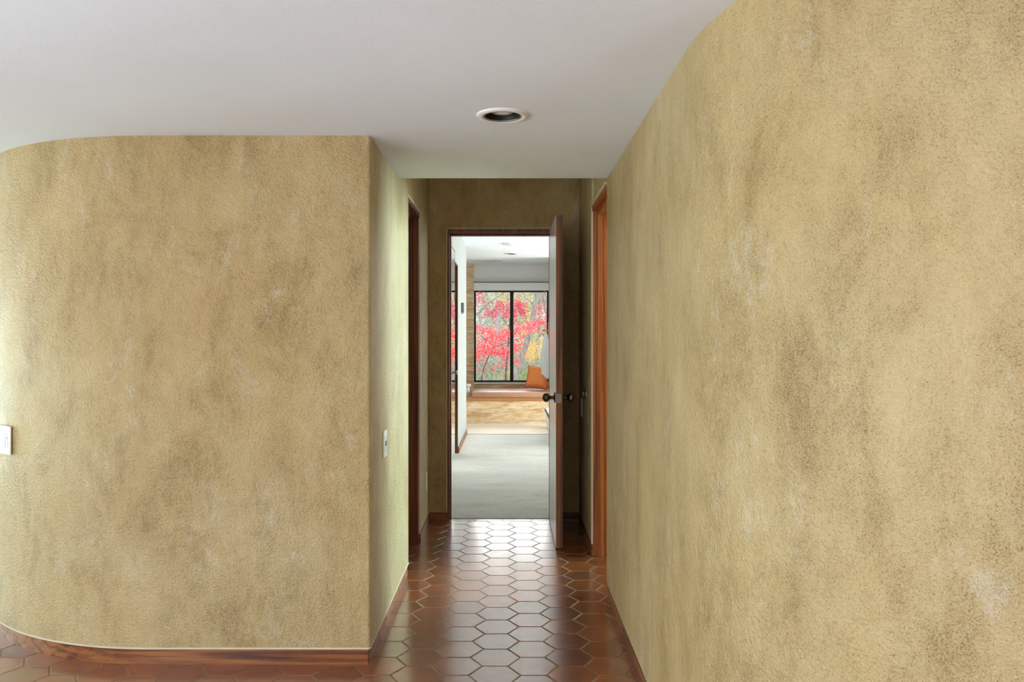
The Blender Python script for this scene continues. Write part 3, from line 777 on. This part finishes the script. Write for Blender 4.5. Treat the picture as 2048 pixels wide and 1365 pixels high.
# red maple close to the window
D = 15.5
b0 = at(957, 775, D)
tree('red maple with thin forked dark branches nearest the window', (b0.x, D, GZ(D)),
     [((b0.x - .03, D, GZ(D) - .1), .017)] + pp([(957, 790, .024), (966, 742, .02), (978, 712, .017), (988, 694, .014)], D),
     [pp([(988, 694, .012), (972, 680, .011), (955, 668, .009), (930, 655, .007)], D), pp([(988, 694, .012), (1003, 690, .01), (1020, 683, .009), (1045, 676, .008), (1068, 664, .006), (1082, 655, .004)], D),
      pp([(978, 713, .009), (970, 704, .007), (962, 699, .005)], D), pp([(982, 716, .008), (1000, 700, .006), (1012, 692, .004)], D),
      pp([(1005, 695, .007), (1010, 720, .006), (1016, 745, .004)], D)],
     pxblobs([(958, 657, 12, 7, 130), (976, 664, 16, 7, 190), (998, 672, 20, 9, 280), (1012, 668, 9, 8, 120), (985, 680, 20, 9, 200), (960, 700, 14, 13, 240), (978, 696, 14, 8, 170), (992, 706, 18, 6, 240), (1008, 703, 9, 12, 150), (958, 716, 9, 9, 80), (1004, 722, 12, 10, 60), (990, 735, 6, 6, 25), (968, 737, 8, 10, 45), (1036, 668, 12, 11, 190), (1052, 658, 16, 7, 190), (1066, 651, 10, 8, 150), (1080, 648, 12, 8, 110), (1035, 692, 13, 13, 190), (1032, 726, 6, 6, 60), (1028, 700, 6, 9, 70), (930, 690, 20, 30, 500), (1115, 640, 25, 30, 400), (900, 720, 25, 30, 300)], D, .7, .82),
     M['leaf_red'], M['bark_dark'], .033, 11)
# pink maple a little further
D = 18.5
b0 = at(1010, 770, D)
tree('pink red maple between the grey trunks behind the forked maple', (b0.x, D, GZ(D)),
     [((b0.x, D, GZ(D) - .1), .022)] + pp([(1012, 740, .032), (1016, 700, .028), (1019, 650, .024), (1024, 610, .018), (1030, 560, .01)], D),
     [pp([(955, 630, .012), (962, 622, .012), (974, 609, .012), (990, 598, .01), (1008, 586, .01), (1024, 575, .014)], D), pp([(1017, 690, .014), (1040, 650, .01), (1060, 630, .006)], D), pp([(1019, 655, .014), (1000, 632, .01), (985, 620, .006)], D)],
     pxblobs([(960, 600, 10, 9, 130), (978, 627, 12, 9, 220), (990, 622, 6, 14, 160), (1000, 612, 5, 8, 80), (1012, 622, 10, 13, 330), (1036, 614, 12, 12, 420), (1046, 624, 8, 10, 190), (1030, 640, 8, 12, 170), (958, 588, 6, 3, 60), (1080, 618, 10, 9, 100), (1085, 640, 8, 8, 50), (925, 610, 25, 20, 300), (985, 560, 20, 15, 120), (1010, 732, 9, 20, 60), (1000, 685, 20, 10, 120)], D, .9, .9, 1.1),
     M['leaf_pink'], M['bark_dark'], .037, 12)
# yellow tree behind
D = 22
b0 = at(1070, 770, D)
tree('golden yellow tree beside the leaning grey trunk', (b0.x, D, GZ(D)),
     [((b0.x, D, GZ(D) - .1), .06)] + pp([(1072, 730, .05), (1076, 680, .04), (1078, 620, .03), (1082, 560, .02)], D),
     [pp([(1075, 690, .02), (1060, 660, .014), (1048, 630, .008)], D), pp([(1076, 680, .02), (1092, 650, .012)], D)],
     pxblobs([(1055, 626, 10, 9, 240), (1058, 700, 13, 11, 420), (1066, 708, 12, 9, 340), (1072, 690, 14, 12, 260), (1082, 702, 14, 12, 210), (1048, 672, 8, 10, 130), (1062, 592, 12, 8, 130), (1000, 592, 8, 7, 110), (1008, 602, 5, 14, 90), (1040, 606, 12, 9, 110), (1088, 680, 10, 14, 130), (1130, 660, 40, 50, 700), (1058, 672, 9, 8, 100), (1012, 650, 7, 10, 60)], D, 1.6, .72, 1.45),
     M['leaf_yellow'], M['bark_grey'], .047, 13)
# leaning grey trunk
D = 20
b0 = at(1030, 756, D)
tree('grey tree trunk leaning to the right in the right window pane', (b0.x, D, GZ(D)),
     [((b0.x - .04, D, GZ(D) - .1), .085)] + pp([(1031, 750, .08), (1040, 722, .076), (1050, 697, .074), (1058, 672, .070), (1064, 645, .066), (1069, 615, .064), (1073, 588, .06), (1075, 550, .05), (1077, 500, .035)], D),
     [pp([(1066, 635, .035), (1074, 610, .03), (1080, 585, .022), (1084, 550, .015)], D), pp([(1069, 612, .02), (1050, 595, .012), (1040, 575, .006)], D), pp([(1060, 668, .018), (1078, 640, .012), (1098, 610, .006)], D)],
     pxblobs([(1046, 640, 8, 10, 60), (1062, 610, 8, 9, 50), (1075, 560, 30, 20, 100)], D, .8), M['leaf_green'], M['bark_grey'], .07, 14)
# straight trunks further off, each a tree of its own
trs = [(995, 25, .085, 'pale slim straight tree left of the window mullion', 21), (1006.5, 28, .075, 'pale straight tree just left of the mullion', 22), (1089, 24, .10, 'stout grey upright tree at the right window edge', 23), (963, 33, .07, 'slim grey tree at the left window edge', 24), (978, 39, .10, 'distant misty tree in the left pane', 25), (1050, 36, .09, 'distant misty tree left of the leaning trunk', 26), (1020, 43, .10, 'faint distant tree behind the mullion', 27), (930, 27, .11, 'grey tree hidden left of the window', 28), (1130, 30, .11, 'grey tree hidden right of the window', 29), (1083, 40, .09, 'distant misty tree in the right pane', 30), (948, 42, .1, 'faint distant tree at the left window edge', 31), (1004, 46, .1, 'faint far tree in the left pane beside the mullion', 32), (1064, 46, .1, 'faint far tree behind the yellow leaves', 33)]
for k, (px, D, r, lab, sd) in enumerate(trs):
    b0 = at(px, 760, D); rr = random.Random(sd)
    tr = [((b0.x + rr.uniform(-.1, .1), D, GZ(D) - .3), r * 1.15)] + [((b0.x + rr.uniform(-.06, .06) * i, D, GZ(D) + i * 1.1), r * (1 - .1 * i)) for i in range(1, 8)]
    brs = []
    for i in range(5):
        z = GZ(D) + rr.uniform(1.2, 5); sg = rr.choice((-1, 1)); ln = rr.uniform(.8, 1.8)
        brs.append([((b0.x, D, z), r * .3), ((b0.x + sg * ln * .5, D + rr.uniform(-.4, .4), z + ln * .35), r * .2), ((b0.x + sg * ln, D + rr.uniform(-.6, .6), z + ln * .8), r * .08)])
    bl_ = []
    for i in range(16):
        bl_.append((Vector((b0.x + rr.gauss(0, 1.2), D + rr.uniform(-1, 1.5), GZ(D) + rr.uniform(.5, 6.0))), (.7, .7, .55), 420 if D > 30 else 220))
    tree(lab, (b0.x, D, GZ(D)), tr, brs, bl_, M['leaf_hazy'] if k % 4 != 2 else M['leaf_green'], M['bark_pale'] if D > 24.5 else M['bark_grey'],   .062 if D < 30 else .10, sd, group='trees in the woods', lobes=2)
# thicket along the ground
for k, (px, D, w_, hh, mt) in enumerate([(965, 24, 1.0, .7, 'leaf_hazy'), (1000, 27, 1.2, .8, 'leaf_hazy'), (1045, 23, .9, .55, 'leaf_green'), (1075, 26, 1.3, .8, 'leaf_hazy'), (1110, 24, 1.2, .9, 'leaf_hazy'), (930, 27, 1.2, .9, 'leaf_hazy'), (1025, 33, 1.6, 1.1, 'leaf_hazy')]):
    c = at(px, 750, D); rr = random.Random(50 + k); z0 = GZ(D)
    labs = ['pale low shrub at the left foot of the woods', 'pale shrub beneath the slim straight trees', 'light green low shrub below the leaning trunk', 'pale shrub under the yellow tree', 'pale shrub at the right end of the thicket', 'pale shrub at the left end of the thicket', 'wide misty shrub deep in the woods']
    s_ = thing('shrub', (c.x, D, z0), labs[k], 'shrub', 'shrubs at the foot of the woods')
    m = MB()
    for q_ in range(9):
        x = c.x + rr.uniform(-w_, w_) * .6; m.tube([(c.x + (x - c.x) * .3, D, z0 - .2), (x, D + rr.uniform(-.3, .3), z0 + hh * .6), (x + rr.uniform(-.2, .2), D, z0 + hh * 1.5)], [.014, .01, .004], 5)
    m.go('stems', M['bark_grey'], s_)
    v, f, sv = foliage([(Vector((c.x + rr.uniform(-w_, w_) * .6, D + rr.uniform(-.4, .4), z0 + hh * rr.uniform(.3, 1.0))), (w_ * .5, .4, hh * .45), 260) for _ in range(7)], .085, 60 + k, 2)
    o = link('foliage', v, f, M[mt], s_, recalc=False); ca = o.data.attributes.new('leaf_shade', 'FLOAT', 'FACE'); ca.data.foreach_set('value', sv)

# ------------------------------------------------------------------ light
wd = bpy.data.worlds.new('overcast_sky'); SC.world = wd; wd.use_nodes = True
nt = wd.node_tree
for n_ in list(nt.nodes): nt.nodes.remove(n_)
wo = nt.nodes.new('ShaderNodeOutputWorld'); bg = nt.nodes.new('ShaderNodeBackground')
tc = nt.nodes.new('ShaderNodeTexCoord'); cl = N(nt, 'ShaderNodeTexNoise', Scale=2.2, Detail=5.0)
L(nt, tc.outputs['Generated'], cl.inputs['Vector'])
L(nt, ramp(nt, cl.outputs[0], [(.3, (.86, .90, .96)), (.7, (1, 1, 1))]), bg.inputs[0]); bg.inputs[1].default_value = 1.7
L(nt, bg.outputs[0], wo.inputs[0])

def area(name, loc, rot, sx, sy, power, col):
    l = bpy.data.lights.new(name, 'AREA'); l.shape = 'RECTANGLE'; l.size = sx; l.size_y = sy; l.energy = power; l.color = col
    o = bpy.data.objects.new(name, l); COL.objects.link(o); o.location = loc; o.rotation_euler = rot; return o
# daylight outside the windows (facing in); the bedroom side one is added
R_ = math.radians
DAY = (.80, .85, 1.0)
LP = dict(left_far=(115, (.74, .95, .86)), left_near=(280, DAY), back_left=(180, DAY), right=(500, (.84, .88, 1.0)), side=(390, (.63, .87, 1.0)), bed=(440, (1, .985, .95)), sky=(380, (1, 1, 1)))
UP = 34        # daylight lamps tilted upward to brighten the ceiling
area('daylight_left_far', (-5.42, 4.3, .95), (0, R_(-90 - UP), 0), 1.5, 4.4, *LP['left_far'])
area('daylight_left_near', (-5.42, -1.2, .7), (0, R_(-90 - UP), 0), 1.1, 2.1, *LP['left_near'])
area('daylight_back_left', (-3.3, -2.98, .66), (R_(90 + UP), 0, 0), 2.3, 1.3, *LP['back_left'])
area('daylight_right', (2.95, -1.8, .62), (0, R_(90 + 24), 0), 1.1, 1.6, *LP['right'])
area('daylight_side_room', (2.55, 5.15, 2.08), (0, R_(68), 0), .8, .95, *LP['side'])
area('daylight_bedroom_window', (.05, 15.0, 3.25), (R_(-90 + 22), 0, 0), 3.0, 1.9, *LP['sky'])
area('added_light_bedroom_side', (4.60, 10.7, 1.35), (0, R_(90), 0), 1.8, 3.4, *LP['bed'])  # added lamp behind an unseen added window, brightens the bedroom

# ------------------------------------------------------------------ camera
cam = bpy.data.cameras.new('camera'); co = bpy.data.objects.new('camera', cam); COL.objects.link(co)
co.location = (0, 0, H); co.rotation_euler = (PI / 2, 0, 0)
cam.sensor_width = 36; cam.lens = F / 2048 * 36
cam.shift_x = (1024 - VX) / 2048; cam.shift_y = -(682.5 - VY) / 2048
cam.clip_start = .02; cam.clip_end = 300
SC.camera = co
for o in SC.objects:
    if '_o' in o: del o['_o']
SC.view_settings.view_transform = 'Standard'; SC.view_settings.look = 'None'
SC.view_settings.gamma = 1; SC.view_settings.use_curve_mapping = False
SC.view_settings.exposure = 0.2
SC.cycles.max_bounces = 10; SC.cycles.diffuse_bounces = 6; SC.cycles.transparent_max_bounces = 12
SC.cycles.sample_clamp_indirect = 6
